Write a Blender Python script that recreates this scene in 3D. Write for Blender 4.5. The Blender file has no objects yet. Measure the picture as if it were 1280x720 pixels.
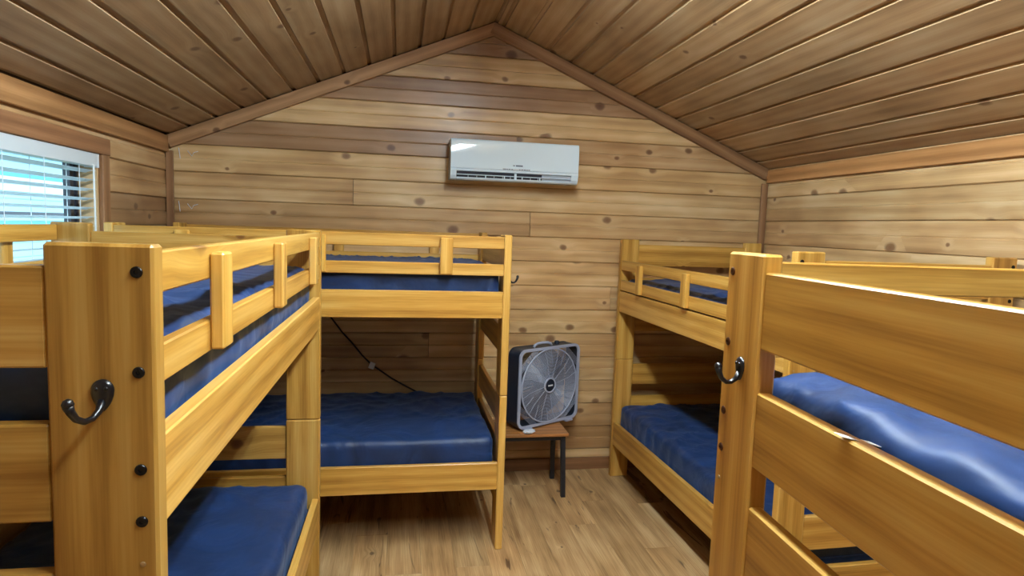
import bpy, bmesh, math, random
from mathutils import Matrix, Vector, noise

random.seed(7)
S = 1.06                       # metres per survey unit
scene = bpy.context.scene
COL = scene.collection

# ------------------------------------------------------------------ camera, sky, exposure
CAM_H = 1.6925
cam_d = bpy.data.cameras.new('camera')
cam_d.sensor_fit = 'HORIZONTAL'; cam_d.sensor_width = 36.0
cam_d.lens = 790.2 / 1280 * 36.0
cam_d.clip_start = 0.02
cam = bpy.data.objects.new('camera', cam_d); COL.objects.link(cam)
R0 = Vector((0.9842847, -0.1731475, 0.0346920))      # right
R1 = Vector((0.0173173, -0.1008659, -0.9947493))     # down
R2 = Vector((0.1757376, 0.9797173, -0.0962823))      # forward
cm = Matrix.Identity(4)
for i in range(3):
    cm[i][0] = R0[i]; cm[i][1] = -R1[i]; cm[i][2] = -R2[i]
cm[2][3] = CAM_H * S
cam.matrix_world = cm
scene.camera = cam

world = bpy.data.worlds.new('world'); scene.world = world
world.use_nodes = True
bg = world.node_tree.nodes['Background']
bg.inputs[0].default_value = (0.62, 0.82, 1.0, 1); bg.inputs[1].default_value = 4.5

scene.view_settings.view_transform = 'Standard'
scene.view_settings.look = 'None'
scene.view_settings.exposure = 0.0
scene.view_settings.gamma = 1.0
scene.view_settings.use_curve_mapping = False
TUBE_STRENGTH = 186.0
TUBE_COLOR = (0.73, 0.89, 1.0)

# ------------------------------------------------------------------ helpers
def s2l(c):
    return tuple(((v/255)/12.92 if v/255 <= 0.04045 else ((v/255+0.055)/1.055)**2.4) for v in c)

def mesh(name, verts, faces, smooth=False):
    me = bpy.data.meshes.new(name)
    me.from_pydata([(v[0]*S, v[1]*S, v[2]*S) for v in verts], [], faces)
    me.update()
    if smooth:
        for p in me.polygons: p.use_smooth = True
    return me

WM = {}                        # matrix of every object in its thing's space (survey units)
def add(name, me, mat=None, parent=None, M=None, tint=None):
    o = bpy.data.objects.new(name, me); COL.objects.link(o)
    M = M.copy() if M is not None else Matrix.Identity(4)
    WM[o.name] = M
    rel = M
    if parent is not None:
        o.parent = parent
        if parent.name in WM and parent.parent is not None or parent.type == 'MESH':
            rel = WM[parent.name].inverted() @ M
    rel = rel.copy(); rel.translation = rel.translation * S
    o.matrix_basis = rel
    if mat is not None and me is not None and len(me.materials) == 0: me.materials.append(mat)
    if tint is not None: o.color = (*tint, 1)
    return o

def basis(X, Y, Z, loc):
    m = Matrix.Identity(4)
    for i in range(3):
        m[i][0] = X[i]; m[i][1] = Y[i]; m[i][2] = Z[i]; m[i][3] = loc[i]
    return m
def T(x, y, z): return Matrix.Translation((x, y, z))

ex, ey, ez = Vector((1,0,0)), Vector((0,1,0)), Vector((0,0,1))
OR = dict(post=(ez, ex, ey), endrail=(ex, ez, -ey), side=(ey, ez, ex), block=(ez, -ey, ex), slat=(ex, ey, ez),
          cross=(ex, ey, ez), along=(ey, -ex, ez))

def tag(o, label=None, cat=None, group=None, kind=None):
    if label: o['label'] = label
    if cat: o['category'] = cat
    if group: o['group'] = group
    if kind: o['kind'] = kind
    return o

def thing(name, label, cat, loc=(0,0,0), rotz=0, group=None):
    o = bpy.data.objects.new(name, None); COL.objects.link(o)
    o.empty_display_size = 0.1
    m = T(*loc) @ Matrix.Rotation(rotz, 4, 'Z')
    mm = m.copy(); mm.translation = mm.translation * S
    o.matrix_basis = mm
    tag(o, label, cat, group)
    return o

def bevel_box(L, W, Th, b):
    """box with chamfered edges, centred, length on X"""
    bm = bmesh.new()
    bmesh.ops.create_cube(bm, size=1.0)
    bmesh.ops.scale(bm, vec=(L, W, Th), verts=bm.verts)
    if b > 0:
        bmesh.ops.bevel(bm, geom=list(bm.edges), offset=b, segments=1, affect='EDGES', profile=0.5)
    vs = [v.co.copy() for v in bm.verts]; bm.verts.index_update()
    fs = [[v.index for v in f.verts] for f in bm.faces]
    bm.free()
    return vs, fs
_bc = {}
def board(name, L, W, Th, mat, parent, M, b=0.003, tint=None):
    key = (round(L,4), round(W,4), round(Th,4), b, mat.name)
    if key not in _bc:
        vs, fs = bevel_box(L, W, Th, b)
        me = mesh(name, vs, fs); me.materials.append(mat); _bc[key] = me
    return add(name, _bc[key], mat, parent, M, tint)

def boxes(lst):
    vs, fs = [], []
    for (x0,x1,y0,y1,z0,z1) in lst:
        b = len(vs)
        vs += [(x0,y0,z0),(x1,y0,z0),(x1,y1,z0),(x0,y1,z0),(x0,y0,z1),(x1,y0,z1),(x1,y1,z1),(x0,y1,z1)]
        fs += [[b+i for i in f] for f in ((0,3,2,1),(4,5,6,7),(0,1,5,4),(1,2,6,5),(2,3,7,6),(3,0,4,7))]
    return vs, fs

def tube(pts, r, n=8, cap=True, closed=False):
    pts = [Vector(p) for p in pts]; rs = r if isinstance(r, (list, tuple)) else [r]*len(pts)
    vs, fs = [], []; m = len(pts); up = None
    for i, p in enumerate(pts):
        if closed: d = pts[(i+1) % m] - pts[i-1]
        else: d = pts[min(i+1, m-1)] - pts[max(i-1, 0)]
        d.normalize()
        if up is None:
            up = Vector((0,0,1)) if abs(d.z) < 0.9 else Vector((1,0,0))
        u = (up - d*up.dot(d)).normalized(); w = d.cross(u); up = u
        for k in range(n):
            a = 2*math.pi*k/n
            vs.append(p + u*(math.cos(a)*rs[i]) + w*(math.sin(a)*rs[i]))
    for i in range(m if closed else m-1):
        j = (i+1) % m
        for k in range(n):
            fs.append([i*n+k, i*n+(k+1) % n, j*n+(k+1) % n, j*n+k])
    if cap and not closed:
        fs.append(list(range(n))[::-1]); fs.append([(m-1)*n+k for k in range(n)])
    return vs, fs

def merge(*parts):
    vs, fs = [], []
    for v, f in parts:
        b = len(vs); vs += list(v); fs += [[b+i for i in q] for q in f]
    return vs, fs
def xf(part, M):
    v, f = part
    return [M @ Vector(p) for p in v], f
def lathe(prof, n=20):
    """profile (r, z) round Z"""
    vs, fs = [], []
    for r, z in prof:
        for k in range(n):
            a = 2*math.pi*k/n; vs.append((r*math.cos(a), r*math.sin(a), z))
    for i in range(len(prof)-1):
        for k in range(n):
            fs.append([i*n+k, i*n+(k+1) % n, (i+1)*n+(k+1) % n, (i+1)*n+k])
    fs.append(list(range(n))[::-1]); fs.append([(len(prof)-1)*n+k for k in range(n)])
    return vs, fs
def rrect(w, h, r, n=5):
    pts = []
    for cx, cy, a0 in ((w/2-r, h/2-r, 0), (-w/2+r, h/2-r, 90), (-w/2+r, -h/2+r, 180), (w/2-r, -h/2+r, 270)):
        for k in range(n+1):
            a = math.radians(a0 + 90*k/n); pts.append((cx+r*math.cos(a), cy+r*math.sin(a)))
    return pts
def prism(pts, z0, z1):
    n = len(pts)
    vs = [(x, y, z0) for x, y in pts] + [(x, y, z1) for x, y in pts]
    fs = [list(range(n))[::-1], list(range(n, 2*n))] + [[k, (k+1) % n, n+(k+1) % n, n+k] for k in range(n)]
    return vs, fs

# ------------------------------------------------------------------ materials
def new_mat(name):
    m = bpy.data.materials.new(name); m.use_nodes = True
    nt = m.node_tree; b = nt.nodes['Principled BSDF']
    return m, nt, b
def simple(name, col, rough=0.5, metal=0.0, spec=0.5, emit=None, estr=0):
    m, nt, b = new_mat(name)
    b.inputs['Base Color'].default_value = (*s2l(col), 1)
    b.inputs['Roughness'].default_value = rough
    b.inputs['Metallic'].default_value = metal
    b.inputs['Specular IOR Level'].default_value = spec
    if emit:
        b.inputs['Emission Color'].default_value = (*emit, 1); b.inputs['Emission Strength'].default_value = estr
    return m

def wood(name, dark, mid, light, rough=0.5, knots=0.5, knot_col=(92,58,32), ring=1.0, fine=0.35, yscale=1.0,
         knot_scale=3.2, spec=0.35, halo=0.5, bump=0.15, coat=0.0, blotch=0.25, cracks=0.0, streak=0.75, ksize=1.0):
    m, nt, b = new_mat(name); N = nt.nodes; L = nt.links
    def nd(t, **kw):
        n = N.new(t)
        for k, v in kw.items(): setattr(n, k, v)
        return n
    def math_(op, a, bb=None, cl=False):
        n = nd('ShaderNodeMath', operation=op, use_clamp=cl)
        for i, v in enumerate((a, bb)):
            if v is None: continue
            if isinstance(v, (int, float)): n.inputs[i].default_value = v
            else: L.new(v, n.inputs[i])
        return n.outputs[0]
    def vmul(v, s):
        n = nd('ShaderNodeVectorMath', operation='MULTIPLY'); L.new(v, n.inputs[0]); n.inputs[1].default_value = s; return n.outputs[0]
    def vadd(a, c):
        n = nd('ShaderNodeVectorMath', operation='ADD'); L.new(a, n.inputs[0]); L.new(c, n.inputs[1]); return n.outputs[0]
    def ramp(v, stops):
        r = nd('ShaderNodeValToRGB'); L.new(v, r.inputs[0]); el = r.color_ramp.elements
        while len(el) > 1: el.remove(el[-1])
        el[0].position = stops[0][0]; el[0].color = (*stops[0][1], 1)
        for p, c in stops[1:]:
            e = el.new(p); e.color = (*c, 1)
        return r.outputs[0]
    def mix(f, a, c, mode='MIX'):
        n = nd('ShaderNodeMix', data_type='RGBA', blend_type=mode)
        for i, v in ((0, f), (6, a), (7, c)):
            if isinstance(v, (int, float)): n.inputs[i].default_value = v
            elif isinstance(v, tuple): n.inputs[i].default_value = (*v, 1)
            else: L.new(v, n.inputs[i])
        return n.outputs[2]
    tc = nd('ShaderNodeTexCoord'); oi = nd('ShaderNodeObjectInfo')
    comb = nd('ShaderNodeCombineXYZ')
    for i, k in enumerate((31.0, 17.3, 7.7)): L.new(math_('MULTIPLY', oi.outputs['Random'], k), comb.inputs[i])
    co = vadd(tc.outputs['Object'], comb.outputs[0])
    # knots
    vo = nd('ShaderNodeTexVoronoi', voronoi_dimensions='2D', feature='F1'); vo.inputs['Scale'].default_value = knot_scale
    L.new(vmul(co, (0.75, 1.0, 1.0)), vo.inputs['Vector'])
    nz0 = nd('ShaderNodeTexNoise'); L.new(vmul(co, (20, 20, 20)), nz0.inputs['Vector']); nz0.inputs['Scale'].default_value = 1.0
    dist = math_('ADD', vo.outputs['Distance'], math_('MULTIPLY', math_('SUBTRACT', nz0.outputs['Fac'], 0.5), 0.05))
    sepc = nd('ShaderNodeSeparateColor'); L.new(vo.outputs['Color'], sepc.inputs[0])
    has = math_('LESS_THAN', sepc.outputs[0], knots)
    size = math_('MULTIPLY', math_('ADD', 0.4, sepc.outputs[1]), ksize)
    dn = math_('DIVIDE', dist, size)
    kmask = math_('MULTIPLY', ramp(dn, [(0.0, (1,1,1)), (0.035, (0.85,)*3), (0.06, (0,0,0))]), has)
    hmask = math_('MULTIPLY', ramp(dn, [(0.0, (1,1,1)), (0.09, (0.6,)*3), (0.2, (0,0,0))]), has)
    # grain coordinates bent round the knots
    bend = nd('ShaderNodeCombineXYZ'); L.new(math_('MULTIPLY', hmask, 0.03), bend.inputs[1])
    cg = vadd(co, bend.outputs[0])
    n1 = nd('ShaderNodeTexNoise'); n1.inputs['Scale'].default_value = 1; n1.inputs['Detail'].default_value = 5; n1.inputs['Distortion'].default_value = 0.5
    L.new(vmul(cg, (0.8, 9*yscale, 9*yscale)), n1.inputs['Vector'])
    wv = nd('ShaderNodeTexWave', wave_type='BANDS', bands_direction='Y'); wv.inputs['Scale'].default_value = 0.55
    wv.inputs['Distortion'].default_value = 5.0; wv.inputs['Detail'].default_value = 2; wv.inputs['Detail Scale'].default_value = 0.6
    L.new(vmul(cg, (0.55, 9*yscale, 9*yscale)), wv.inputs['Vector'])
    n2 = nd('ShaderNodeTexNoise'); n2.inputs['Scale'].default_value = 1; n2.inputs['Detail'].default_value = 3
    L.new(vmul(cg, (5, 170, 170)), n2.inputs['Vector'])
    n3 = nd('ShaderNodeTexNoise'); n3.inputs['Scale'].default_value = 1; n3.inputs['Detail'].default_value = 2
    L.new(vmul(co, (2.2, 5, 5)), n3.inputs['Vector'])
    v = math_('ADD', math_('MULTIPLY', math_('SUBTRACT', n1.outputs['Fac'], 0.5), streak), math_('MULTIPLY', math_('SUBTRACT', wv.outputs['Fac'], 0.5), 0.25*ring))
    v = math_('ADD', v, 0.5)
    v = math_('ADD', v, math_('MULTIPLY', math_('SUBTRACT', n2.outputs['Fac'], 0.5), fine))
    v = math_('ADD', v, math_('MULTIPLY', math_('SUBTRACT', n3.outputs['Fac'], 0.5), blotch))
    col = ramp(v, [(0.22, s2l(dark)), (0.5, s2l(mid)), (0.78, s2l(light))])
    if cracks > 0:
        nc = nd('ShaderNodeTexNoise'); nc.inputs['Scale'].default_value = 1; nc.inputs['Detail'].default_value = 4; nc.inputs['Distortion'].default_value = 1.2
        L.new(vmul(cg, (2.2, 15, 15)), nc.inputs['Vector'])
        cmk = ramp(nc.outputs['Fac'], [(0.0, (1,1,1)), (0.31, (1,1,1)), (0.36, (0,0,0))])
        col = mix(math_('MULTIPLY', cmk, cracks), col, s2l((70, 48, 32)))
    col = mix(math_('MULTIPLY', hmask, halo), col, s2l(light))
    col = mix(math_('MULTIPLY', kmask, 0.9), col, s2l(knot_col))
    rnd = math_('ADD', 0.92, math_('MULTIPLY', oi.outputs['Random'], 0.16))
    cr = nd('ShaderNodeCombineColor'); [L.new(rnd, cr.inputs[i]) for i in range(3)]
    col = mix(1.0, col, cr.outputs[0], 'MULTIPLY')
    col = mix(1.0, col, oi.outputs['Color'], 'MULTIPLY')
    L.new(col, b.inputs['Base Color'])
    b.inputs['Roughness'].default_value = rough
    b.inputs['Specular IOR Level'].default_value = spec
    b.inputs['Coat Weight'].default_value = coat; b.inputs['Coat Roughness'].default_value = 0.25
    if bump > 0:
        bp = nd('ShaderNodeBump'); bp.inputs['Strength'].default_value = bump; bp.inputs['Distance'].default_value = 0.004
        L.new(v, bp.inputs['Height']); L.new(bp.outputs[0], b.inputs['Normal'])
    return m

M_WALL = wood('pine_wall_boards', (160,122,80), (200,164,114), (226,198,152), rough=0.42, knots=0.62, knot_col=(112,72,44), spec=0.45, halo=0.45, coat=0.2, streak=0.5, blotch=0.75, ring=0.5, fine=0.2, ksize=1.7, knot_scale=3.6, bump=0.25)
M_CEIL = wood('pine_ceiling_boards', (154,118,80), (194,158,114), (216,186,144), rough=0.5, knots=0.28, knot_col=(122,84,56), spec=0.35, halo=0.3, streak=0.5, blotch=0.6, ring=0.5, fine=0.25, ksize=1.3)
M_TRIM = wood('pine_trim', (134,98,66), (164,126,88), (188,150,110), rough=0.5, knots=0.4, knot_col=(92,60,40))
M_BED = wood('honey_pine_bed', (162,112,40), (200,150,66), (220,177,96), rough=0.38, knots=0.2, knot_col=(110,62,20), ring=0.9, fine=0.5, halo=0.1, streak=0.8,
             knot_scale=2.2, spec=0.5, coat=0.25, bump=0.06, blotch=0.3)
M_FLOOR = wood('oak_vinyl_floor', (126,92,56), (178,142,96), (210,178,132), rough=0.42, knots=0.4, knot_col=(84,58,38), fine=0.55, spec=0.4, halo=0.15,
               knot_scale=3.8, cracks=0.75, yscale=0.8, bump=0.1, streak=0.55, ring=0.4, blotch=0.6)
M_STOOL = wood('stool_top_wood', (150,96,48), (186,128,72), (206,152,96), rough=0.35, knots=0.0, fine=0.2, spec=0.5)
M_SLAB = simple('dark_backing', (70,50,34), 0.9)
M_BLACK = simple('black_metal', (16,17,22), 0.28, 0.0, 0.6)
M_BOLT = simple('black_bolt', (14,15,20), 0.25, 0.3, 0.6)
M_BRASS = simple('brass_pin', (176,146,104), 0.45, 0.6)
M_STEELB = simple('dark_steel_leg', (26,28,36), 0.4, 0.0, 0.5)
M_CORD = simple('dark_cord', (38,28,24), 0.6)
M_WHITE = simple('white_plastic', (226,230,232), 0.35)
M_AC = simple('glossy_white_plastic', (226,244,255), 0.06, 0, 0.5)
M_ACD = simple('outlet_shadow', (26,26,40), 0.6)
M_ACG = simple('grey_plastic', (168,176,186), 0.4)
M_PRINT = simple('grey_print', (96,108,130), 0.5)
M_FANB = simple('charcoal_plastic', (30,38,52), 0.45)
M_FANF = simple('lavender_grey_plastic', (168,175,196), 0.4)
M_FANBL = simple('smoky_blade', (46,48,58), 0.4)
M_PAPER = simple('white_paper', (222,226,232), 0.8)
M_TAGW = simple('mattress_tag', (225,222,214), 0.8)
M_BLIND = simple('white_blind', (214,220,224), 0.45)
nt = M_BLIND.node_tree; pb = nt.nodes['Principled BSDF']; pb.inputs['Base Color'].default_value = (.86,.9,.92,1)
tl = nt.nodes.new('ShaderNodeBsdfTranslucent'); tl.inputs[0].default_value = (.85,.93,.97,1)
mx = nt.nodes.new('ShaderNodeMixShader'); mx.inputs[0].default_value = .35
nt.links.new(pb.outputs[0], mx.inputs[1]); nt.links.new(tl.outputs[0], mx.inputs[2]); nt.links.new(mx.outputs[0], nt.nodes['Material Output'].inputs[0])
M_SASH = simple('dark_bronze_frame', (38,36,44), 0.45)
M_TUBE = simple('lamp_tube', (255,255,255), 0.5, emit=TUBE_COLOR, estr=TUBE_STRENGTH)
M_FIX = simple('fixture_enamel', (232,232,228), 0.4)
M_SIDING = simple('pale_blue_siding', (188,214,222), 0.7)
M_SIDING2 = simple('white_house_trim', (236,240,240), 0.6)
M_ROOFO = simple('grey_shingle', (120,140,146), 0.8)
M_HEDGE = simple('hedge_leaf', (96,150,140), 0.7)
M_GRASS = simple('lawn', (110,140,100), 0.9)
m, nt, b = new_mat('window_glass')
b.inputs['Base Color'].default_value = (0.85, 0.96, 1, 1); b.inputs['Roughness'].default_value = 0.02
b.inputs['Transmission Weight'].default_value = 1.0; b.inputs['IOR'].default_value = 1.03
M_GLASS = m

# navy cover
def fabric():
    m, nt, b = new_mat('navy_vinyl_cover'); N, L = nt.nodes, nt.links
    tc = N.new('ShaderNodeTexCoord'); oi = N.new('ShaderNodeObjectInfo')
    mp = N.new('ShaderNodeVectorMath'); mp.operation = 'ADD'
    L.new(tc.outputs['Object'], mp.inputs[0]); L.new(oi.outputs['Random'], mp.inputs[1])
    n1 = N.new('ShaderNodeTexNoise'); n1.inputs['Scale'].default_value = 3.2; n1.inputs['Detail'].default_value = 3; n1.inputs['Distortion'].default_value = 1.6
    L.new(mp.outputs[0], n1.inputs['Vector'])
    n2 = N.new('ShaderNodeTexNoise'); n2.noise_dimensions = '3D'; n2.noise_type = 'RIDGED_MULTIFRACTAL'
    n2.inputs['Scale'].default_value = 5.5; n2.inputs['Detail'].default_value = 2.5; n2.inputs['Distortion'].default_value = 0.8
    L.new(mp.outputs[0], n2.inputs['Vector'])
    r = N.new('ShaderNodeValToRGB'); L.new(n1.outputs['Fac'], r.inputs[0])
    r.color_ramp.elements[0].position = 0.3; r.color_ramp.elements[0].color = (*s2l((10,33,68)), 1)
    r.color_ramp.elements[1].position = 0.75; r.color_ramp.elements[1].color = (*s2l((16,52,104)), 1)
    L.new(r.outputs[0], b.inputs['Base Color'])
    b.inputs['Roughness'].default_value = 0.5; b.inputs['Specular IOR Level'].default_value = 0.45
    b.inputs['Sheen Weight'].default_value = 0.15; b.inputs['Sheen Tint'].default_value = (0.4, 0.6, 1, 1)
    ad = N.new('ShaderNodeMath'); ad.operation = 'MULTIPLY_ADD'
    L.new(n2.outputs['Fac'], ad.inputs[0]); ad.inputs[1].default_value = 0.22; L.new(n1.outputs['Fac'], ad.inputs[2])
    bp = N.new('ShaderNodeBump'); bp.inputs['Strength'].default_value = 0.7; bp.inputs['Distance'].default_value = 0.02
    L.new(ad.outputs[0], bp.inputs['Height']); L.new(bp.outputs[0], b.inputs['Normal'])
    return m
M_NAVY = fabric()

# ------------------------------------------------------------------ the room
XL, XR, YB, YF = -1.399, 2.577, 4.19, -1.75
RX, RZ = 0.575, 3.0            # ridge
KL = (RZ - 2.172) / (RX - XL); KR = (RZ - 2.162) / (XR - RX)
def ceil_z(x): return RZ - KL*(RX-x) if x < RX else RZ - KR*(x-RX)
PITCH, Z0 = 0.165, 1.63
BT = 0.018                     # board thickness
rows = [(Z0 + k*PITCH, Z0 + (k+1)*PITCH) for k in range(-10, 9)]
rows[0] = (0.0, rows[0][1])

def profile_board(name, x0f, x1f, W, mat, parent, M, tint=None, mid=True, Th=BT, kind='wall'):
    """board along local X; width Y, face at +Z = Th; ends may be cut on a slant (functions of local y)"""
    h = W/2
    if kind == 'wall':
        pr = [(-h, 0), (-h, Th-.008), (-h+.005, Th)]
        if mid: pr += [(-.004, Th), (.0005, Th-.008), (.007, Th-.0055)]
        pr += [(h-.006, Th-(.0055 if mid else 0)), (h, Th-.013), (h, 0)]
    else:                       # channel board of the ceiling
        pr = [(-h, 0), (-h, Th-.013), (-h+.022, Th-.013), (-h+.026, Th), (h-.002, Th), (h, Th-.003), (h, 0)]
    n = len(pr)
    vs = [(x0f(y), y, z) for y, z in pr] + [(x1f(y), y, z) for y, z in pr]
    fs = [list(range(n)), list(range(n, 2*n))[::-1]] + [[k, n+k, n+(k+1) % n, (k+1) % n] for k in range(n)]
    return add(name, mesh(name, vs, fs), mat, parent, M, tint)

def rt(base=1.0, amp=0.07):
    a = base*(1+random.uniform(-amp, amp)); w = random.uniform(-.03, .03)
    return (a*(1+w), a, a*(1-w))
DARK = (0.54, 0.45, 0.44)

# back wall
wall_back = add('wall_back', mesh('wall_back', *prism([(XL-.1, -.05), (XR+.1, -.05), (XR+.1, ceil_z(XR)+.06), (RX, RZ+.06), (XL-.1, ceil_z(XL)+.06)], 0, 0.06)), M_SLAB,
                None, basis(ex, ez, -ey, (0, YB+BT+.06, 0)))
tag(wall_back, 'gabled end wall of horizontal knotty pine boards', 'wall', kind='structure')
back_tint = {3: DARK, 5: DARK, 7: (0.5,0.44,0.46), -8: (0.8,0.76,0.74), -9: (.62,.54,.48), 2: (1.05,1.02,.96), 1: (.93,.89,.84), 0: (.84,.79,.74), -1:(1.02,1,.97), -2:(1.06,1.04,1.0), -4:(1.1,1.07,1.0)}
for i, (z0, z1) in enumerate(rows):
    k = i - 10
    if z0 >= RZ - .05: continue
    zc = (z0+z1)/2
    def xl(y, zc=zc): return max(XL, RX - max(0, RZ - (zc+y))/KL)
    def xr(y, zc=zc): return min(XR, RX + max(0, RZ - (zc+y))/KR)
    tint = back_tint.get(k, rt(1.0))
    cuts = {0: 0.86, 3: 0.75, -3: 1.45, -5: 0.2, 1: -0.3}
    if k in cuts:
        c = cuts[k]
        profile_board('board', xl, lambda y, c=c: c-.0015, z1-z0, M_WALL, wall_back, basis(ex, ez, -ey, (0, YB+BT, zc)), tint)
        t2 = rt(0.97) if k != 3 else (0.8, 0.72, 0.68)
        profile_board('board', lambda y, c=c: c+.0015, xr, z1-z0, M_WALL, wall_back, basis(ex, ez, -ey, (0, YB+BT, zc)), t2)
    else:
        profile_board('board', xl, xr, z1-z0, M_WALL, wall_back, basis(ex, ez, -ey, (0, YB+BT, zc)), tint)

# left wall with the window opening
WY0, WY1, WZ0, WZ1 = 2.10, 3.295, 1.02, 1.965
wl = boxes([(XL-BT-.12, XL-BT, YF, WY0, -.05, 2.2), (XL-BT-.12, XL-BT, WY1, YB+BT, -.05, 2.2), (XL-BT-.12, XL-BT, WY0, WY1, -.05, WZ0), (XL-BT-.12, XL-BT, WY0, WY1, WZ1, 2.2)])
wall_left = add('wall_left', mesh('wall_left', *wl), M_SLAB)
tag(wall_left, 'long side wall of pine boards with the window', 'wall', kind='structure')
wall_right = add('wall_right', mesh('wall_right', *boxes([(XR+BT, XR+BT+.1, YF, YB+BT, -.05, 2.2)])), M_SLAB)
tag(wall_right, 'long side wall of pine boards opposite the window', 'wall', kind='structure')
wall_front = add('wall_front', mesh('wall_front', *prism([(XL-.1, -.05), (XR+.1, -.05), (XR+.1, ceil_z(XR)), (RX, RZ), (XL-.1, ceil_z(XL))], 0, .06)), M_WALL, None, basis(ex, ez, -ey, (0, YF, 0)))
tag(wall_front, 'plain pine end wall behind the viewer', 'wall', kind='structure')
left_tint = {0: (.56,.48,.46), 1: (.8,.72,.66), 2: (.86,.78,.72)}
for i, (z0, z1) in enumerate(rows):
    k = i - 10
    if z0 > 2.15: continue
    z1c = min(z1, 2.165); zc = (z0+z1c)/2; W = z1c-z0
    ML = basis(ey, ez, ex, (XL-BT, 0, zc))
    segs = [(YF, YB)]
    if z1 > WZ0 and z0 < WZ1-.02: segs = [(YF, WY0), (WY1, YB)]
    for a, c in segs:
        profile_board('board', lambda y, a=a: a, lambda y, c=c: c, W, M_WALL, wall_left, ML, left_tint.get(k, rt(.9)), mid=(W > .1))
    MR = basis(-ey, ez, -ex, (XR+BT, 0, zc))
    profile_board('board', lambda y: -YB, lambda y: -YF, W, M_WALL, wall_right, MR, {0: (.9,.86,.84), 1: (.92,.9,.88), 2: (1.04,1.01,.98)}.get(k, rt(.95)), mid=(W > .1))

# ceiling
dl = Vector((1, 0, KL)).normalized(); nl = Vector((KL, 0, -1)).normalized()     # up-slope, facing down
dr = Vector((1, 0, -KR)).normalized(); nr = Vector((-KR, 0, -1)).normalized()
cv, cf = [], []
for (xa, xb) in ((XL-.12, RX), (RX, XR+.12)):
    base = len(cv)
    for y in (YF, YB+.06):
        for x, o in ((xa, BT), (xb, BT), (xb, BT+.07), (xa, BT+.07)):
            cv.append((x, y, ceil_z(x)+o))
    cf += [[base+j for j in f] for f in ((0,1,2,3),(7,6,5,4),(0,4,5,1),(1,5,6,2),(2,6,7,3),(3,7,4,0))]
ceiling = add('ceiling', mesh('ceiling', cv, cf), M_SLAB)
tag(ceiling, 'pitched ceiling of channelled pine boards', 'ceiling', kind='structure')
gL = [XL, -1.274, -1.121, -.971, -.82, -.67, -.523, -.37, -.218, -.064, .09, .24, .395, RX]
gR = [RX, .62, .769, .922, 1.078, 1.23, 1.381, 1.532, 1.685, 1.837, 1.993, 2.15, 2.31, 2.46, XR]
for a, c in zip(gL[:-1], gL[1:]):
    xm = (a+c)/2; w = (c-a)/dl.x
    # local X along +Y, local Y down or up slope, Z facing the room
    Y_ = nl.cross(ey)
    Mx = basis(ey, Y_, nl, Vector((xm, 0, ceil_z(xm))) - nl*BT)
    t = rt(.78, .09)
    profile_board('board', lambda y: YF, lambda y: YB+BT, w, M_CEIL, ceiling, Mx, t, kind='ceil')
for a, c in zip(gR[:-1], gR[1:]):
    xm = (a+c)/2; w = (c-a)/dr.x
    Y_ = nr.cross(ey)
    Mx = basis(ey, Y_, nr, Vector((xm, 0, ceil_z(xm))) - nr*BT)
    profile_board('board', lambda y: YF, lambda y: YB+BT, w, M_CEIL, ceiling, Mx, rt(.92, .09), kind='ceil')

# trims
def struct_board(name, L, W, Th, mat, M, label, tint=None, b=.003):
    o = board(name, L, W, Th, mat, None, M, b, tint); tag(o, label, 'trim', kind='structure'); return o
Ls = (RX-XL)/dl.x
mid = Vector(((XL+RX)/2, YB-.016, (ceil_z(XL)+RZ)/2 - .004)) - Vector((-dl.z, 0, dl.x))*.040
struct_board('trim_1', Ls, .076, .032, M_TRIM, basis(dl, Vector((-dl.z,0,dl.x)), -ey, mid), 'sloping pine trim under the ceiling, window side of gable', (.95,.9,.85))
Ls = (XR-RX)/dr.x
mid = Vector(((XR+RX)/2, YB-.017, (ceil_z(XR)+RZ)/2 - .004)) - Vector((-dr.z, 0, dr.x))*.040
struct_board('trim_2', Ls, .076, .032, M_TRIM, basis(dr, Vector((-dr.z,0,dr.x)), -ey, mid), 'sloping pine trim under the ceiling, far from the window', (.8,.74,.7))
struct_board('trim_3', 2.08, .04, .022, M_TRIM, basis(ez, ex, ey, (XL+.02, YB-.011, 1.04)), 'upright brown corner strip on the window side', (.72,.64,.6))
struct_board('trim_4', 2.06, .046, .022, M_TRIM, basis(ez, ex, ey, (XR-.023, YB-.011, 1.03)), 'upright brown corner strip opposite the window', (.74,.66,.62))
struct_board('trim_5', YB-YF-.04, .096, .02, M_TRIM, basis(ey, ez, ex, (XL+.01, (YB+YF)/2, 2.118)), 'eave board along the window wall under the ceiling', (1.0,.86,.66))
struct_board('trim_6', YB-YF-.04, .088, .02, M_TRIM, basis(ey, ez, ex, (XR-.01, (YB+YF)/2, 2.108)), 'orange pine eave board along the wall opposite the window', (1.2,1.0,.72))
struct_board('trim_7', WY1-WY0+.28, .078, .022, M_TRIM, basis(ey, ez, ex, (XL+.011, (WY0+WY1)/2-.055, 2.002)), 'reddish brown head casing above the window', (.78,.64,.58))
struct_board('trim_8', WZ1-WZ0+.06, .075, .022, M_TRIM, basis(ez, ey, -ex, (XL+.011, WY1+.037, (WZ1+WZ0)/2-.032)), 'brown side casing of the window nearest the corner', (.72,.62,.56))
struct_board('trim_9', WZ1-WZ0+.06, .075, .022, M_TRIM, basis(ez, ey, -ex, (XL+.011, WY0-.037, (WZ1+WZ0)/2-.032)), 'brown side casing of the window nearest the viewer', (.72,.62,.56))
struct_board('baseboard_back', XR-XL-.1, .085, .016, M_TRIM, basis(ex, ez, -ey, ((XL+XR)/2, YB-.008, .0435)), 'brown baseboard along the foot of the gable wall', (.62,.52,.46))

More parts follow.
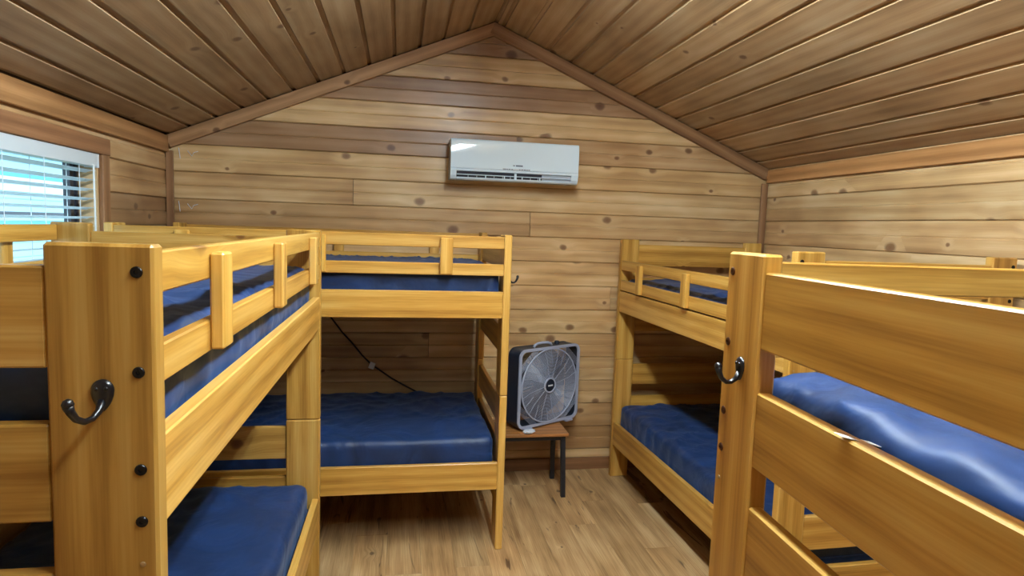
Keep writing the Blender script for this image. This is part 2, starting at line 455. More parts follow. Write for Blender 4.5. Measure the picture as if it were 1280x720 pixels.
# floor
floor = add('floor', mesh('floor', *boxes([(XL-.1, XR+.1, YF-.06, YB+.06, -.1, -.012)])), M_SLAB)
tag(floor, 'oak look plank floor', 'floor', kind='structure')
PW, PL = 0.17, 1.15
nx = int((XR-XL)/PW)+1
fm = {}
for i in range(nx):
    x0 = XL + i*PW; x1 = min(x0+PW, XR)
    y = YF - random.uniform(0, PL)
    while y < YB:
        a, c = max(y, YF), min(y+PL, YB)
        if c-a > .03:
            board('plank', round(c-a, 2)-.0006, x1-x0-.0006, .012, M_FLOOR, floor, basis(ey, -ex, ez, ((x0+x1)/2, (a+c)/2, -.006)), .0008, rt(1.0, .06))
        y += PL

# window in the left wall
xg = XL-BT-.080
win = add('window_1', mesh('window_1', *boxes([(xg-.02, XL, WY0-.001, WY0+.018, WZ0, WZ1), (xg-.02, XL, WY1-.018, WY1+.001, WZ0, WZ1), (xg-.02, XL, WY0, WY1, WZ1-.018, WZ1+.001), (xg-.02, XL+.02, WY0, WY1, WZ0-.001, WZ0+.02)])),
          simple('jamb_cream_wood', (206,170,124), 0.5))
tag(win, 'window with wooden jambs and dark sash in the side wall', 'window', kind='structure')
sash = []
ya, yb_ = WY0+.018, WY1-.018; za, zb = WZ0+.02, WZ1-.018; zm = 1.44
add('window_frame', mesh('window_frame', *boxes([(xg-.02, xg+.02, ya, ya+.035, za, zb), (xg-.02, xg+.02, yb_-.018, yb_, za, zb), (xg-.02, xg+.02, ya+.035, yb_-.035, zb-.03, zb), (xg-.02, xg+.02, ya+.035, yb_-.035, za, za+.035)])), M_SASH, win)
add('meeting_rail', mesh('meeting_rail', *boxes([(xg-.014, xg+.02, ya+.035, yb_-.035, zm-.015, zm+.015)])), M_SASH, win)
add('mullion', mesh('mullion', *boxes([(xg-.014, xg+.016, yb_-.066, yb_-.034, za+.035, zb-.03)])), M_SASH, win)
for z0_, z1_ in ((za+.03, zm), (zm, zb-.025)):
    add('pane', mesh('pane', *boxes([(xg-.002, xg+.002, ya+.03, yb_-.03, z0_, z1_)])), M_GLASS, win)

# ------------------------------------------------------------------ bunk beds
BL, BW, PW_, PT = 1.867, 1.035, 0.141, 0.038
RT = 0.028
hook_me = None
def hook_mesh(proj, lean):
    # plate teardrop in XZ plane facing -Y, hook sticking out to -Y
    pl = []
    outline = []
    for k in range(24):
        a = 2*math.pi*k/24
        x = math.cos(a)*.0150; z = math.sin(a)*.0160
        if z < 0: 
            f = -math.sin(a); x *= (1-.42*f*f); z *= 1.9
        outline.append((x, z))
    v, f = [], []
    n = len(outline)
    for s_, y in ((1, 0), (1, -.003), (.75, -.006), (.3, -.0075)):
        for x, z in outline: v.append((x*s_, y, z*s_))
    for i in range(3):
        for k in range(n): f.append([i*n+k, i*n+(k+1) % n, (i+1)*n+(k+1) % n, (i+1)*n+k])
    f.append([3*n+k for k in range(n)])
    pts = []; rr = []
    for k in range(13):
        t = k/12; a = math.radians(-60 + 215*t) if False else None
    ctrl = [(-.003,-.014),(-.016,-.027),(-.034,-.034),(-.054,-.034),(-.072,-.026),(-.083,-.014),(-.087,-.005)]
    pts = [(lean*(y/-.087)**1.5, y*proj/.087, z) for y, z in ctrl]; rr = [.0062,.0052,.0045,.0044,.0048,.0058,.0070]
    tb = tube(pts, rr, 10)
    ball = lathe([(.001,-.0078),(.0055,-.0055),(.0078,0),(.0055,.0055),(.001,.0078)], 12)
    ball = xf(ball, T(lean, -proj, -.003))
    sc = []
    for x in (-.0065, .0065):
        sc.append(xf(lathe([(.0035, 0), (.003, .0015), (.001, .002)], 8), Matrix.Translation((x, -.0062, .003)) @ Matrix.Rotation(math.pi/2, 4, 'X')))
    return mesh('coat_hook', *merge((v, f), tb, ball, *sc), smooth=True)
hook_me = hook_mesh(.046, 0); hook_me.materials.append(M_BLACK)
hook_lean = hook_mesh(.062, -.016); hook_lean.materials.append(M_BLACK)
bolt_me = mesh('bolt', *lathe([(.0084, 0), (.0084, .0012), (.0072, .0024), (.0030, .0027), (.0027, .0010), (.0005, .0010)], 16)); bolt_me.materials.append(M_BOLT)
bolt_br = bolt_me.copy(); bolt_br.materials.clear(); bolt_br.materials.append(simple('bronze_bolt', (92,58,40), .35, .8))
pin_me = mesh('pin', *lathe([(.0042, 0), (.0042, .001), (.003, .0015), (.0005, .0016)], 10), smooth=True); pin_me.materials.append(M_BRASS)

def bunk(label, loc, yaw, H, main, low, guard, seam, hooks=(), blocks=(-.62, 0, .62), gtint=None, PWD=PW_, tone=1.0, end_shade=(1,1,1), bolts=None):
    t = thing('bunk_bed', label, 'bunk bed', loc, yaw, 'bunk beds around the room')
    def bt(a=.05): 
        v = tone*(1+random.uniform(-a, a)); return (v, v*(1+random.uniform(-.015,.015)), v*(1+random.uniform(-.05,.05)))
    def et(): return tuple(a*b_ for a, b_ in zip(bt(), end_shade))  # posts and end rails tinted darker, dimmer light on bed ends put into colour
    hs = (BW-PWD)/2; hl = (BL-PT)/2
    posts = {}
    for sx in (-1, 1):
        for sy in (-1, 1):
            for z0, z1, nm in ((0, seam-.0012, 'lo'), (seam+.0012, H, 'up')):
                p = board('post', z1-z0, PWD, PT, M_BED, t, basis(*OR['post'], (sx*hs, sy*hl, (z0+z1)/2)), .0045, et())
                posts[sx, sy, nm] = p
            # bolt caps on the outer face
            rotv = Matrix.Rotation(math.pi/2 if sy < 0 else -math.pi/2, 4, 'X')
            for z in (H-.039, H-.182, H-.325, H-.403):
                add('bolt', bolts or bolt_me, None, posts[sx, sy, 'up'], T(sx*(BW/2-.022), sy*BL/2, z) @ rotv)
            add('bolt', pin_me, None, posts[sx, sy, 'up'], T(sx*(BW/2-.022), sy*BL/2, H-.468) @ rotv)
    # end rails
    il = BW - 2*PWD
    for sy in (-1, 1):
        for top in (H, seam):
            for o in (.033, .257, .478):
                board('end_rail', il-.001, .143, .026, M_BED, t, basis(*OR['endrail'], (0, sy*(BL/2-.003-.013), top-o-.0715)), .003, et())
    # side rails, slats, guards
    ll = BL - 2*PT - .001
    for sx in (-1, 1):
        xs = sx*(BW/2 - .003 - RT/2)
        for (zt, zb_) in (main, low):
            board('side_rail', ll, zt-zb_, RT, M_BED, t, basis(*OR['side'], (xs, 0, (zt+zb_)/2)), .003, bt())
            board('slat_cleat', ll-.02, .03, .022, M_BED, t, basis(*OR['side'], (xs - sx*(RT/2+.011), 0, zt-.085-.016)), .002, bt())
        g1t, g1b, g2t, g2b = guard
        xg_ = sx*(BW/2 - .004 - .011)
        board('guard_rail', ll, g1t-g1b, .022, M_BED, t, basis(*OR['side'], (xg_, 0, (g1t+g1b)/2)), .003, gtint or bt())
        board('guard_rail', ll, g2t-g2b, .022, M_BED, t, basis(*OR['side'], (xg_, 0, (g2t+g2b)/2)), .003, gtint or bt())
        for l in blocks:
            board('guard_block', g1t-g2b-.017, .062, .026, M_BED, t, basis(*OR['block'], (sx*(BW/2-.004+.013), l, (g1t+g2b)/2-.0045)), .004, bt())
    for zt, _ in (main, low):
        for k in range(9):
            y = -ll/2 + .1 + k*(ll-.2)/8
            board('slat', BW-.07, .07, .016, M_BED, t, basis(*OR['slat'], (0, y, zt-.085+.008)), .002, bt())
    for sx, sy, px, z, hm in hooks:
        rot = Matrix.Identity(4) if sy < 0 else Matrix.Rotation(math.pi, 4, 'Z')
        add('coat_hook', hm, None, posts[sx, sy, 'up'], T(px, sy*BL/2, z) @ rot)
    return t

GUARD = (1.64, 1.578, 1.502, 1.443)
A = dict(loc=(-.853, 1.896, 0), yaw=-.005, main=(1.365,1.227), low=(.470,.327))
B = dict(loc=(-.38, 3.645, 0), yaw=math.pi/2+.005, main=(1.362,1.227), low=(.471,.328))
C_ = dict(loc=(1.997, 3.148, 0), yaw=.026, main=(1.288,1.15), low=(.386,.23))
D_ = dict(loc=(1.568, .63, 0), yaw=math.pi/2-.053, main=(1.365,1.227), low=(.470,.327))
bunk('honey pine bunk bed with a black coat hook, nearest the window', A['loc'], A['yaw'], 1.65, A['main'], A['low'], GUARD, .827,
     hooks=[(1, -1, BW/2-.069, 1.443, hook_lean)], blocks=(-.63, -.05, .615), end_shade=(.82,.84,.88))
bunk('honey pine bunk bed standing lengthwise against the gable wall', B['loc'], B['yaw'], 1.65, B['main'], B['low'], GUARD, .827,
     hooks=[(-1, -1, -BW/2+.07, 1.44, hook_me)], blocks=(-.604, .0, .604), tone=1.03)
bunk('honey pine bunk bed in the far corner with low-set guard rail, beside the stool', C_['loc'], C_['yaw'], 1.636, C_['main'], C_['low'], (1.494,1.432,1.364,1.297), .821,
     blocks=(-.62, -.05, .56), PWD=.125)
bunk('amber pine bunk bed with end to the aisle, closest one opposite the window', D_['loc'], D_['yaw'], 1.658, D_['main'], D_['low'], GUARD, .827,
     hooks=[(1, 1, BW/2-.080, 1.44, hook_me)], tone=.95, end_shade=(.86,.83,.76), bolts=bolt_br)

# mattresses
def mattress_mesh(seed, L=1.755, W=.945, H=.15, r=.034):
    rnd = random.Random(seed); off = Vector((rnd.uniform(0,50), rnd.uniform(0,50), 0))
    nxs, nys, nzs = 44, 84, 8
    vs, fs, idx = [], [], {}
    def vid(i, j, k):
        if (i, j, k) not in idx:
            p = Vector(((i/nxs-.5)*W, (j/nys-.5)*L, (k/nzs)*H))
            # finer rows near the edges
            c = Vector((max(-W/2+r, min(W/2-r, p.x)), max(-L/2+r, min(L/2-r, p.y)), max(r*.6, min(H-r, p.z))))
            d = p - c
            if d.length > 1e-6:
                d2 = d.normalized()
                p = c + Vector((d2.x*r, d2.y*r, d2.z*r))
            n = Vector((p.x/(W/2), p.y/(L/2), 0)) 
            q = Vector((p.x*5, p.y*5, p.z*7)) + off
            w1 = noise.noise(q)*.5 + noise.noise(q*2.3)*.3 + noise.noise(q*4.7)*.2
            topm = max(0, (p.z-.6*H)/(.4*H))
            edge = max(abs(p.x)/(W/2), abs(p.y)/(L/2))
            bulge = (1-(p.x/(W/2))**2)*(1-(p.y/(L/2))**4)*.010
            fold = abs(noise.noise(Vector((p.x*7+p.y*3, p.y*9, 3.3))+off))
            u1 = Vector((p.x*5.5+p.y*6.5, (p.y-p.x)*2.6, p.z*5)) + off*1.7
            u2 = Vector((p.y*9-p.x*3, p.x*3.2, p.z*4)) + off*.6
            cre = max(0, 1-abs(noise.noise(u1))*3.2)**2 + .8*max(0, 1-abs(noise.noise(u2))*3.6)**2
            patch = max(0, min(1, .42 + 1.3*noise.noise(Vector((p.x*1.7, p.y*1.5, 9))+off) + .5*edge**2))
            cre *= patch
            p = p + Vector((0, 0, topm*(bulge + w1*.008 + cre*.013)))
            if abs(d.x) > 1e-6 and abs(p.z-H/2) < H*.45:
                p.x += math.copysign(w1*.006 + cre*.010, d.x)
            if abs(d.y) > 1e-6:
                p.y += math.copysign(w1*.005 + cre*.005, d.y)
            idx[i, j, k] = len(vs); vs.append(p)
        return idx[i, j, k]
    for i in range(nxs):
        for j in range(nys):
            fs.append([vid(i,j,nzs), vid(i+1,j,nzs), vid(i+1,j+1,nzs), vid(i,j+1,nzs)])
            fs.append([vid(i,j,0), vid(i,j+1,0), vid(i+1,j+1,0), vid(i+1,j,0)])
    for k in range(nzs):
        for i in range(nxs):
            fs.append([vid(i,0,k), vid(i+1,0,k), vid(i+1,0,k+1), vid(i,0,k+1)])
            fs.append([vid(i,nys,k), vid(i,nys,k+1), vid(i+1,nys,k+1), vid(i+1,nys,k)])
        for j in range(nys):
            fs.append([vid(0,j,k), vid(0,j,k+1), vid(0,j+1,k+1), vid(0,j+1,k)])
            fs.append([vid(nxs,j,k), vid(nxs,j+1,k), vid(nxs,j+1,k+1), vid(nxs,j,k+1)])
    return mesh('mattress', vs, fs, smooth=True)
def seam_part(L=1.755, W=.945, z=.034):
    pts = [(x, y, z + .0015*math.sin(7*x+9*y)) for x, y in rrect(W+.006, L+.006, .03, 6)]
    # denser along the sides
    out = []
    for a, c in zip(pts, pts[1:]+pts[:1]):
        n = max(1, int((Vector(a)-Vector(c)).length/.12))
        for k in range(n): out.append(tuple(Vector(a).lerp(Vector(c), k/n)))
    return mesh('piping', *tube(out, .0032, 5, closed=True), smooth=True)
pip = seam_part(); pip.materials.append(M_NAVY)
mats = []
def mattress(bed, lvl, label, seed, dz=0, dx=0, dy=0, Hm=.15):
    zt = bed[lvl][0]
    t = Matrix.Translation(bed['loc']) @ Matrix.Rotation(bed['yaw'], 4, 'Z') @ T(dx, dy, zt-.085+.0165+dz)
    o = add('mattress', mattress_mesh(seed, H=Hm), M_NAVY, None, t)
    tag(o, label, 'mattress', 'navy bunk mattresses')
    add('piping', pip, None, o, t)
    return o
mattress(A, 'main', 'navy mattress on the top bunk nearest the window', 11, Hm=.195)
mattress(A, 'low', 'navy mattress on the bottom bunk nearest the window', 12)
mattress(B, 'main', 'navy mattress on the top bunk against the gable wall', 13, Hm=.175)
mb = mattress(B, 'low', 'creased navy mattress on the bottom bunk against the gable wall', 14, Hm=.185)
mattress(C_, 'main', 'navy mattress behind the low guard rail of the far corner top bunk', 15)
mattress(C_, 'low', 'navy mattress on the bottom bunk in the far corner beside the stool', 16, Hm=.19)
md = mattress(D_, 'main', 'bright blue lit mattress on the closest top bunk opposite the window', 17, Hm=.118)
mattress(D_, 'low', 'navy mattress on the closest bottom bunk opposite the window', 18)

# ------------------------------------------------------------------ air conditioner
ac = thing('air_conditioner', 'white split air conditioner unit high on the gable wall', 'air conditioner', (.715, YB, 1.975))
AW, AH, AD = .825, .258, .19
def ac_profile(pts, x0, x1, name, mat):
    """profile in (depth toward room, z)"""
    n = len(pts)
    vs = [(x0, -d, z) for d, z in pts] + [(x1, -d, z) for d, z in pts]
    fs = [list(range(n))[::-1], list(range(n, 2*n))] + [[k, (k+1) % n, n+(k+1) % n, n+k] for k in range(n)]
    return add(name, mesh(name, vs, fs), mat, ac)
hw = AW/2
body = [(0,.012),(0,AH),(.14,AH),(.156,AH-.006),(.159,AH-.02),(.159,.07),(.150,.055),(.120,.048),(.100,.012)]
ac_profile(body, -hw+.004, hw-.004, 'casing', M_AC)
# side cheeks
chk = [(0,.006),(0,AH),(.15,AH),(.166,AH-.008),(.176,AH-.024),(.186,.14),(.187,.06),(.180,.028),(.165,.008),(.150,.002)]
for x0, x1 in ((-hw, -hw+.038), (hw-.045, hw)): ac_profile(chk, x0, x1, 'end_cap', M_AC)
fp = [(.160,.072), (.160,AH-.004), (.176,AH-.004)]
for q in range(29):
    u = 1-q/28; fp.append((.190-.008*u**5, .10+(AH-.012-.10)*u))
fp += [(.190,.078), (.187,.072)]
pn = ac_profile(fp, -hw+.001, hw-.001, 'front_panel', M_AC)
ac_profile([(.1595,.056),(.1595,.071),(.187,.071),(.187,.060),(.183,.056)], -hw+.0385, hw-.0455, 'lower_lip', M_AC)
ac_profile([(.100,.012),(.120,.050),(.168,.0555),(.172,.0555),(.168,.020),(.160,.012)], -hw+.0385, .175, 'air_outlet', M_ACD)
ac_profile([(.100,.012),(.120,.050),(.168,.0555),(.172,.0555),(.168,.020),(.160,.012)], .1755, hw-.0455, 'air_outlet', M_ACG)
ac_profile([(.172,.0325),(.172,.0385),(.184,.0375),(.184,.0335)], -hw+.04, hw-.047, 'louver', M_AC)
ac_profile([(.100,.002),(.100,.0115),(.162,.0115),(.172,.020),(.180,.019),(.176,.010),(.166,.003)], -hw+.0385, hw-.0455, 'bottom_flap', M_AC)
for x in (-.30, -.245, -.19, -.135, -.08, -.03, .045, .1, .15):
    add('vane', mesh('vane', *boxes([(x-.0015, x+.0015, -.178, -.160, .020, .032)])), M_ACG, ac)
for x in (-.19, -.07, .045, .16):
    add('louver_link', mesh('louver_link', *boxes([(x-.003, x+.003, -.1855, -.174, .018, .034)])), M_AC, ac)
add('louver_link', mesh('louver_link', *boxes([(-.006, .008, -.186, -.172, .014, .054)])), M_AC, ac)
add('logo', mesh('logo', *boxes([(.0, .045, -.1912, -.1899, .098, .107), (-.014, -.006, -.1910, -.1899, .099, .106), (-.018, -.016, -.1910, -.1899, .098, .107)])), M_PRINT, ac)
dsp = add('display', mesh('display', *boxes([(-.085, .095, -.1906, -.1899, .0745, .0835)])), simple('display_strip', (200,208,214), .3), ac)
ic = [(-.08,-.062),(-.058,-.05),(-.046,-.034),(-.028,-.018),(.022,.03),(.036,.048),(.052,.066),(.07,.078),(.082,.09)]
add('display_icons', mesh('display_icons', *boxes([(a, c, -.1911, -.1905, .0765, .0815) for a, c in ic])), M_PRINT, dsp)

# ------------------------------------------------------------------ stool, fan, paper
SX0, SX1, SY0, SY1, SZ = .625, 1.065, 3.735, 3.985, .415
st = thing('stool', 'low stool with wooden top and black metal legs beside the bunk', 'stool', ((SX0+SX1)/2, (SY0+SY1)/2+.03, 0))
sw, sd = (SX1-SX0), .32
board('stool_top', sw, sd, .02, M_STOOL, st, basis(ex, ey, ez, (0, 0, SZ-.01)), .003)
for x in (-1, 1):
    for y in (-1, 1):
        top = (x*(sw/2-.03), y*(sd/2-.035), SZ-.021); bot = (x*(sw/2-.02), y*(sd/2-.012), 0)
        vs, fs = boxes([(-.014, .014, -.012, .012, 0, 1)])
        vs = [Vector((bot[0]+(top[0]-bot[0])*v[2]+v[0], bot[1]+(top[1]-bot[1])*v[2]+v[1], top[2]*v[2])) for v in vs]
        add('leg', mesh('leg', vs, fs), M_STEELB, st)
for y in (-1, 1):
    add('apron', mesh('apron', *boxes([(-sw/2+.045, sw/2-.045, y*(sd/2-.035)-.008, y*(sd/2-.035)+.008, SZ-.05, SZ-.0205)])), M_STEELB, st)
for x in (-1, 1):
    add('apron', mesh('apron', *boxes([(x*(sw/2-.03)-.008, x*(sw/2-.03)+.008, -sd/2+.048, sd/2-.048, SZ-.05, SZ-.0205)])), M_STEELB, st)
    add('leg_brace', mesh('leg_brace', *tube([(x*(sw/2-.028), sd/2-.05, SZ-.16), (x*(sw/2-.028), sd/2-.11, SZ-.05)], .007, 6)), M_STEELB, st)

FW, FH, FD = .525, .505, .115
fa = math.atan2(.27, .47)
fan = thing('box_fan', 'dark box fan with grey round grille standing on the stool', 'fan', (.945, 3.955, SZ), fa)
def fprof(pts2, y0, y1):       # outline in XZ, extruded in Y
    n = len(pts2)
    vs = [(x, y0, z) for x, z in pts2] + [(x, y1, z) for x, z in pts2]
    return vs, n
zc = .012 + FH/2
def ring_shell(w, h, r, th, y0, y1, n=7):
    o = [(x, z+zc) for x, z in rrect(w, h, r, n)]; i_ = [(x, z+zc) for x, z in rrect(w-2*th, h-2*th, max(r-th, .01), n)]
    m_ = len(o); vs = [(x, y0, z) for x, z in o]+[(x, y1, z) for x, z in o]+[(x, y0, z) for x, z in i_]+[(x, y1, z) for x, z in i_]
    fs = []
    for k in range(m_):
        j = (k+1) % m_
        fs += [[k, j, m_+j, m_+k], [2*m_+k, 3*m_+k, 3*m_+j, 2*m_+j], [k, 2*m_+k, 2*m_+j, j], [m_+k, m_+j, 3*m_+j, 3*m_+k]]
    return vs, fs
# FW is seen obliquely: the fan is as wide as tall
add('housing', mesh('housing', *ring_shell(FW, FH, .05, .014, -FD/2+.012, FD/2-.012)), M_FANB, fan)
add('front_rim', mesh('front_rim', *ring_shell(FW+.004, FH+.004, .052, .017, -FD/2, -FD/2+.0119)), M_FANF, fan)
add('rear_rim', mesh('rear_rim', *ring_shell(FW+.004, FH+.004, .052, .017, FD/2-.0119, FD/2)), M_FANB, fan)
def ring(r, tr, y, seg=56, n=4):
    return tube([(r*math.cos(2*math.pi*k/seg), y, zc+r*math.sin(2*math.pi*k/seg)) for k in range(seg)], tr, n, closed=True)
GR = .236
def grille(y, seg=56):
    g = [ring(.05+(GR-.05)*k/27, .0016, y, seg) for k in range(28)]
    for k in range(24):
        a = 2*math.pi*k/24 + .13; r0 = .048 if k % 2 == 0 else .15
        g.append(tube([(r0*math.cos(a), y-.002, zc+r0*math.sin(a)), (.17*math.cos(a+.05), y-.0025, zc+.17*math.sin(a+.05)), (GR*math.cos(a+.12), y-.002, zc+GR*math.sin(a+.12))], .0017, 5))
    return g
add('front_grille', mesh('front_grille', *merge(*grille(-FD/2+.006))), M_FANF, fan)
# corner webs of straight bars
cw = []
for sx in (-1, 1):
    for sz in (-1, 1):
        for k in range(6):
            d = .322+.009*k      # |x|+|z| lines clipped by the rim
            c0 = FW/2-.02; 
            x1 = c0; z1 = d*1.08 - x1 
            if z1 > FH/2-.02 or z1 < .1: continue
            cw.append(tube([(sx*x1, -FD/2+.006, zc+sz*z1), (sx*z1, -FD/2+.006, zc+sz*min(x1, FH/2-.018))], .0012, 4))
if cw: add('corner_grille', mesh('corner_grille', *merge(*cw)), M_FANF, fan)
add('grille_ring', mesh('grille_ring', *ring(GR+.004, .0055, -FD/2+.004, 64, 6), smooth=True), M_FANF, fan)
add('hub_ring', mesh('hub_ring', *ring(.046, .0065, -FD/2+.001, 32, 8), smooth=True), M_FANF, fan)
rotx = Matrix.Rotation(math.pi/2, 4, 'X')
hub = add('hub_cap', mesh('hub_cap', *lathe([(.041, 0), (.041, .006), (.034, .009), (.001, .010)], 28), smooth=True), M_FANB, fan, T(0, -FD/2+.006, zc) @ rotx)
add('hub_logo', mesh('hub_logo', *boxes([(-.020, .020, -FD/2-.0052, -FD/2-.0032, zc-.005, zc+.005)])), M_WHITE, hub)
for k in range(5):
    a0 = 2*math.pi*k/5
    vs, fs = [], []
    for i in range(7):
        r = .03 + (.205-.03)*i/6; w = .30+.28*(i/6)
        for j in range(6):
            a = a0 + (j/5-.5)*w*1.6 + .25*i/6; y = .012 - (j/5-.5)*.045*(1-.4*i/6)
            vs.append((r*math.cos(a), y, zc+r*math.sin(a)))
    for i in range(6):
        for j in range(5): fs.append([i*6+j, i*6+j+1, (i+1)*6+j+1, (i+1)*6+j])
    nv = len(vs); vs += [(x, y+.003, z) for x, y, z in vs]; fs += [[nv+q for q in f[::-1]] for f in fs]
    add('blade', mesh('blade', vs, fs, smooth=True), M_FANBL, fan)
add('motor', mesh('motor', *lathe([(.05,0),(.052,.01),(.052,.05),(.04,.06)], 20), smooth=True), M_FANB, fan, T(0, FD/2-.006, zc) @ rotx)
for k in range(3):
    a = 2*math.pi*k/3+.5
    add('motor_arm', mesh('motor_arm', *tube([(.045*math.cos(a), FD/2-.03, zc+.045*math.sin(a)), (.246*math.cos(a), FD/2-.03, zc+.246*math.sin(a))], .007, 6)), M_FANB, fan)
add('rear_grille', mesh('rear_grille', *merge(*[ring(.05+(GR-.05)*k/27, .0026, FD/2-.006, 40) for k in range(28)], *[tube([(-.25, FD/2-.006, zc+z_), (.25, FD/2-.006, zc+z_)], .002, 4) for z_ in (-.12, 0, .12)])), M_FANB, fan)
hd = [(-.075, 0, zc+FH/2-.001), (-.07, 0, zc+FH/2+.012), (-.045, 0, zc+FH/2+.021), (0, 0, zc+FH/2+.023), (.045, 0, zc+FH/2+.021), (.07, 0, zc+FH/2+.012), (.075, 0, zc+FH/2-.001)]
add('handle', mesh('handle', *tube(hd, .009, 8), smooth=True), M_FANF, fan, T(-.035, -.01, 0))
add('switch_knob', mesh('switch_knob', *lathe([(.017, 0), (.016, .018), (.012, .021), (.001, .0215)], 16)), M_FANB, fan, T(.105, .005, zc+FH/2+.001))
for x in (-.18, .18):
    add('foot', mesh('foot', *boxes([(x-.03, x+.03, -FD/2-.012, FD/2-.0005, 0, .0105)])), M_FANF, fan)

# crumpled paper by the fan's foot
bm = bmesh.new(); bmesh.ops.create_icosphere(bm, subdivisions=3, radius=.027)
for v in bm.verts:
    n_ = noise.noise(v.co*70)*.5+noise.noise(v.co*150)*.35
    v.co = v.co*(1+n_*.6); v.co.z *= .42; v.co.x *= 1.5
zmin = min(v.co.z for v in bm.verts)
vs = [v.co-Vector((0,0,zmin)) for v in bm.verts]; bm.verts.index_update(); fs = [[v.index for v in f.verts] for f in bm.faces]; bm.free()
pp = add('crumpled_paper', mesh('crumpled_paper', vs, fs), M_PAPER, None, T(.815, 3.752, SZ+.0003) @ Matrix.Rotation(.3, 4, 'Z'))
tag(pp, 'small crumpled white paper at the foot of the fan', 'paper')

# ------------------------------------------------------------------ cord on the wall under the gable bunk
cpts = [(-.52, 1.19), (-.47, 1.11), (-.424, 1.063), (-.36, .975), (-.297, .905), (-.23, .82), (-.167, .756), (-.10, .71), (-.036, .664), (.05, .615), (.134, .569), (.2, .53), (.24, .49)]
cd = thing('power_cord', 'dark cord slanting down the wall behind the bottom bunk', 'cord', (-.167, YB-.007, .756))
add('cable', mesh('cable', *tube([(x+.167, 0, z-.756) for x, z in cpts], .0055, 6), smooth=True), M_CORD, cd)
add('cord_tag', mesh('cord_tag', *xf(bevel_box(.036, .044, .006, .001), Matrix.Rotation(math.pi/2, 4, 'X'))), M_WHITE, cd, T(0, -.009, -.002) @ Matrix.Rotation(.35, 4, 'Y'))

# mattress tags
tg = add('care_tag', mesh('care_tag', *bevel_box(.045, .022, .0015, .0003)), M_TAGW, mb, Matrix.Translation(B['loc']) @ Matrix.Rotation(B['yaw'], 4, 'Z') @ T(.2, -.889, .535) @ Matrix.Rotation(1.1, 4, 'X') )
tg2 = add('care_tag', mesh('care_tag', *bevel_box(.02, .10, .0012, .0003)), M_TAGW, md, Matrix.Translation(D_['loc']) @ Matrix.Rotation(D_['yaw'], 4, 'Z') @ T(.12, .893, 1.395) @ Matrix.Rotation(.25, 4, 'X'))

# ------------------------------------------------------------------ venetian blind
bl = thing('venetian_blind', 'white slatted venetian blind hanging in the window', 'blind', (XL, (WY0+WY1)/2, WZ1))
bw = WY1-WY0-.06
add('headrail', mesh('headrail', *boxes([(-.045, .012, -bw/2, bw/2, -.062, -.004)])), M_BLIND, bl)
add('headrail_cap', mesh('headrail_cap', *boxes([(-.047, .014, bw/2+.0005, bw/2+.010, -.066, -.002)])), M_WHITE, bl)
sv, sf = [], []
ns = 8
for q in range(ns):
    u = (q/(ns-1)-.5)
    sv += [(u*.048, -bw/2, .003*(1-4*u*u)), (u*.048, bw/2, .003*(1-4*u*u))]
for q in range(ns-1): sf.append([2*q, 2*q+1, 2*q+3, 2*q+2])
nv = len(sv); sv += [(x, y, z-.0022) for x, y, z in sv]; sf += [[nv+i for i in f[::-1]] for f in sf]
slat_me = mesh('slat', sv, sf); slat_me.materials.append(M_BLIND)
zz = -.085
while zz > -(WZ1-WZ0)+.06:
    add('slat', slat_me, None, bl, T(-.017, 0, zz) @ Matrix.Rotation(-.19, 4, 'Y')); zz -= .0425
add('bottom_rail', mesh('bottom_rail', *boxes([(-.042, .008, -bw/2, bw/2, zz+.006, zz+.022)])), M_BLIND, bl)
for y in (-.42, -.15, .12, .40):
    add('ladder_cord', mesh('ladder_cord', *merge(tube([(.009, y, -.06), (.009, y, zz+.02)], .0016, 5), tube([(-.043, y, -.06), (-.043, y, zz+.02)], .0016, 5))), M_BLIND, bl)
add('tilt_wand', mesh('tilt_wand', *tube([(.016, bw/2-.05, -.055), (.018, bw/2-.05, -.45)], .004, 6)), M_WHITE, bl)

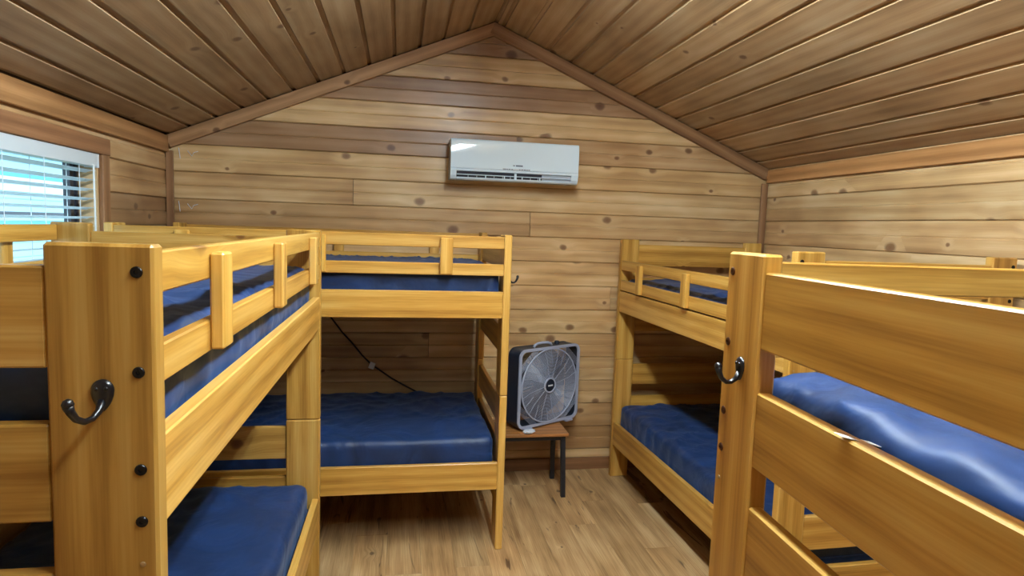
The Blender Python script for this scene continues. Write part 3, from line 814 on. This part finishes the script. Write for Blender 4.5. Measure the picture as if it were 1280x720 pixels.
# ------------------------------------------------------------------ ceiling lamps (behind and above the frame)
for y, lab in ((1.97, 'two-tube strip lamp under the ridge, above the aisle'), (.68, 'two-tube strip lamp under the ridge, nearer the viewer')):
    f = thing('strip_lamp', lab, 'lamp', (RX-.01, y, 2.76), 0, 'strip lamps under the ridge')
    add('lamp_body', mesh('lamp_body', *boxes([(-.03, .03, -.62, .62, .035, .075)])), M_FIX, f)
    for yy in (-.4, .4):
        add('hanger', mesh('hanger', *tube([(0, yy, .0751), (0, yy, .222)], .006, 6)), M_FIX, f)
    for x in (-.045, .045):
        add('lamp_tube', mesh('lamp_tube', *tube([(x, -.585, 0), (x, .585, 0)], .017, 12), smooth=True), M_TUBE, f)
        for yy in (-.6, .6):
            add('lamp_holder', mesh('lamp_holder', *boxes([(min(x-.018*(1 if x>0 else -1), x+.018*(1 if x>0 else -1))+(-.0 if x>0 else 0), max(x-.018, x+.018), yy-.014, yy+.014, -.018, .0349)])), M_FIX, f)

# ------------------------------------------------------------------ outside the window
g = add('ground', mesh('ground', *boxes([(-30, XL-.2, -10, 40, -.6, -.5)])), M_GRASS)
tag(g, 'lawn outside the window', 'ground', kind='structure')
nb = thing('neighbour_cabin', 'pale blue cabin with white porch rails seen through the blind', 'building', (-6.5, 11, -.5))
add('wall', mesh('wall', *boxes([(-3, 0, -8, 9, 0, 3.4)])), M_SIDING, nb)
M_TEAL = simple('teal_siding', (112,186,200), .7)
for k in range(28):
    m_ = M_TEAL if k in (22, 15, 14) else (M_SIDING2 if k in (20, 21) else M_SIDING)
    add('siding_board', mesh('siding_board', *boxes([(.0005, .02+.008*(k % 2), -8, 9, .125*k+.006, .125*k+.119)])), m_, nb)
add('porch_roof', mesh('porch_roof', *boxes([(-3.2, 1.0, -8.3, 9.3, 3.51, 3.7)])), M_ROOFO, nb)
for k in range(6):
    add('porch_post', mesh('porch_post', *boxes([(.62, .73, -8+3.3*k, -7.88+3.3*k, 0, 3.509)])), M_SIDING2, nb)
add('hand_rail', mesh('hand_rail', *boxes([(.64, .71, -8, 9, 2.11, 2.16)])), M_SASH, nb)
for k, (y, z) in enumerate(((-4.6, 1.9), (-1.6, 1.9), (7.3, 1.9))):
    w_ = add('window', mesh('window', *boxes([(.03, .06, y-.5, y+.5, z-.1, z+.9)])), M_SIDING2, nb)
    add('pane', mesh('pane', *boxes([(.0605, .066, y-.42, y+.42, z-.02, z+.82)])), simple('window_dusk_glass', (120,170,190), .2), w_)

for x, z in ((-1.33, 2.065), (-1.335, 1.745)):
    add('chalk_mark', mesh('chalk_mark', *merge(tube([(0,0,.035), (.008,0,-.03)], .0022, 4), tube([(.05,0,.02), (.075,0,-.012), (.085,0,.01), (.11,0,.018)], .002, 4))), M_PAPER, wall_back, T(x, YB-.001, z))
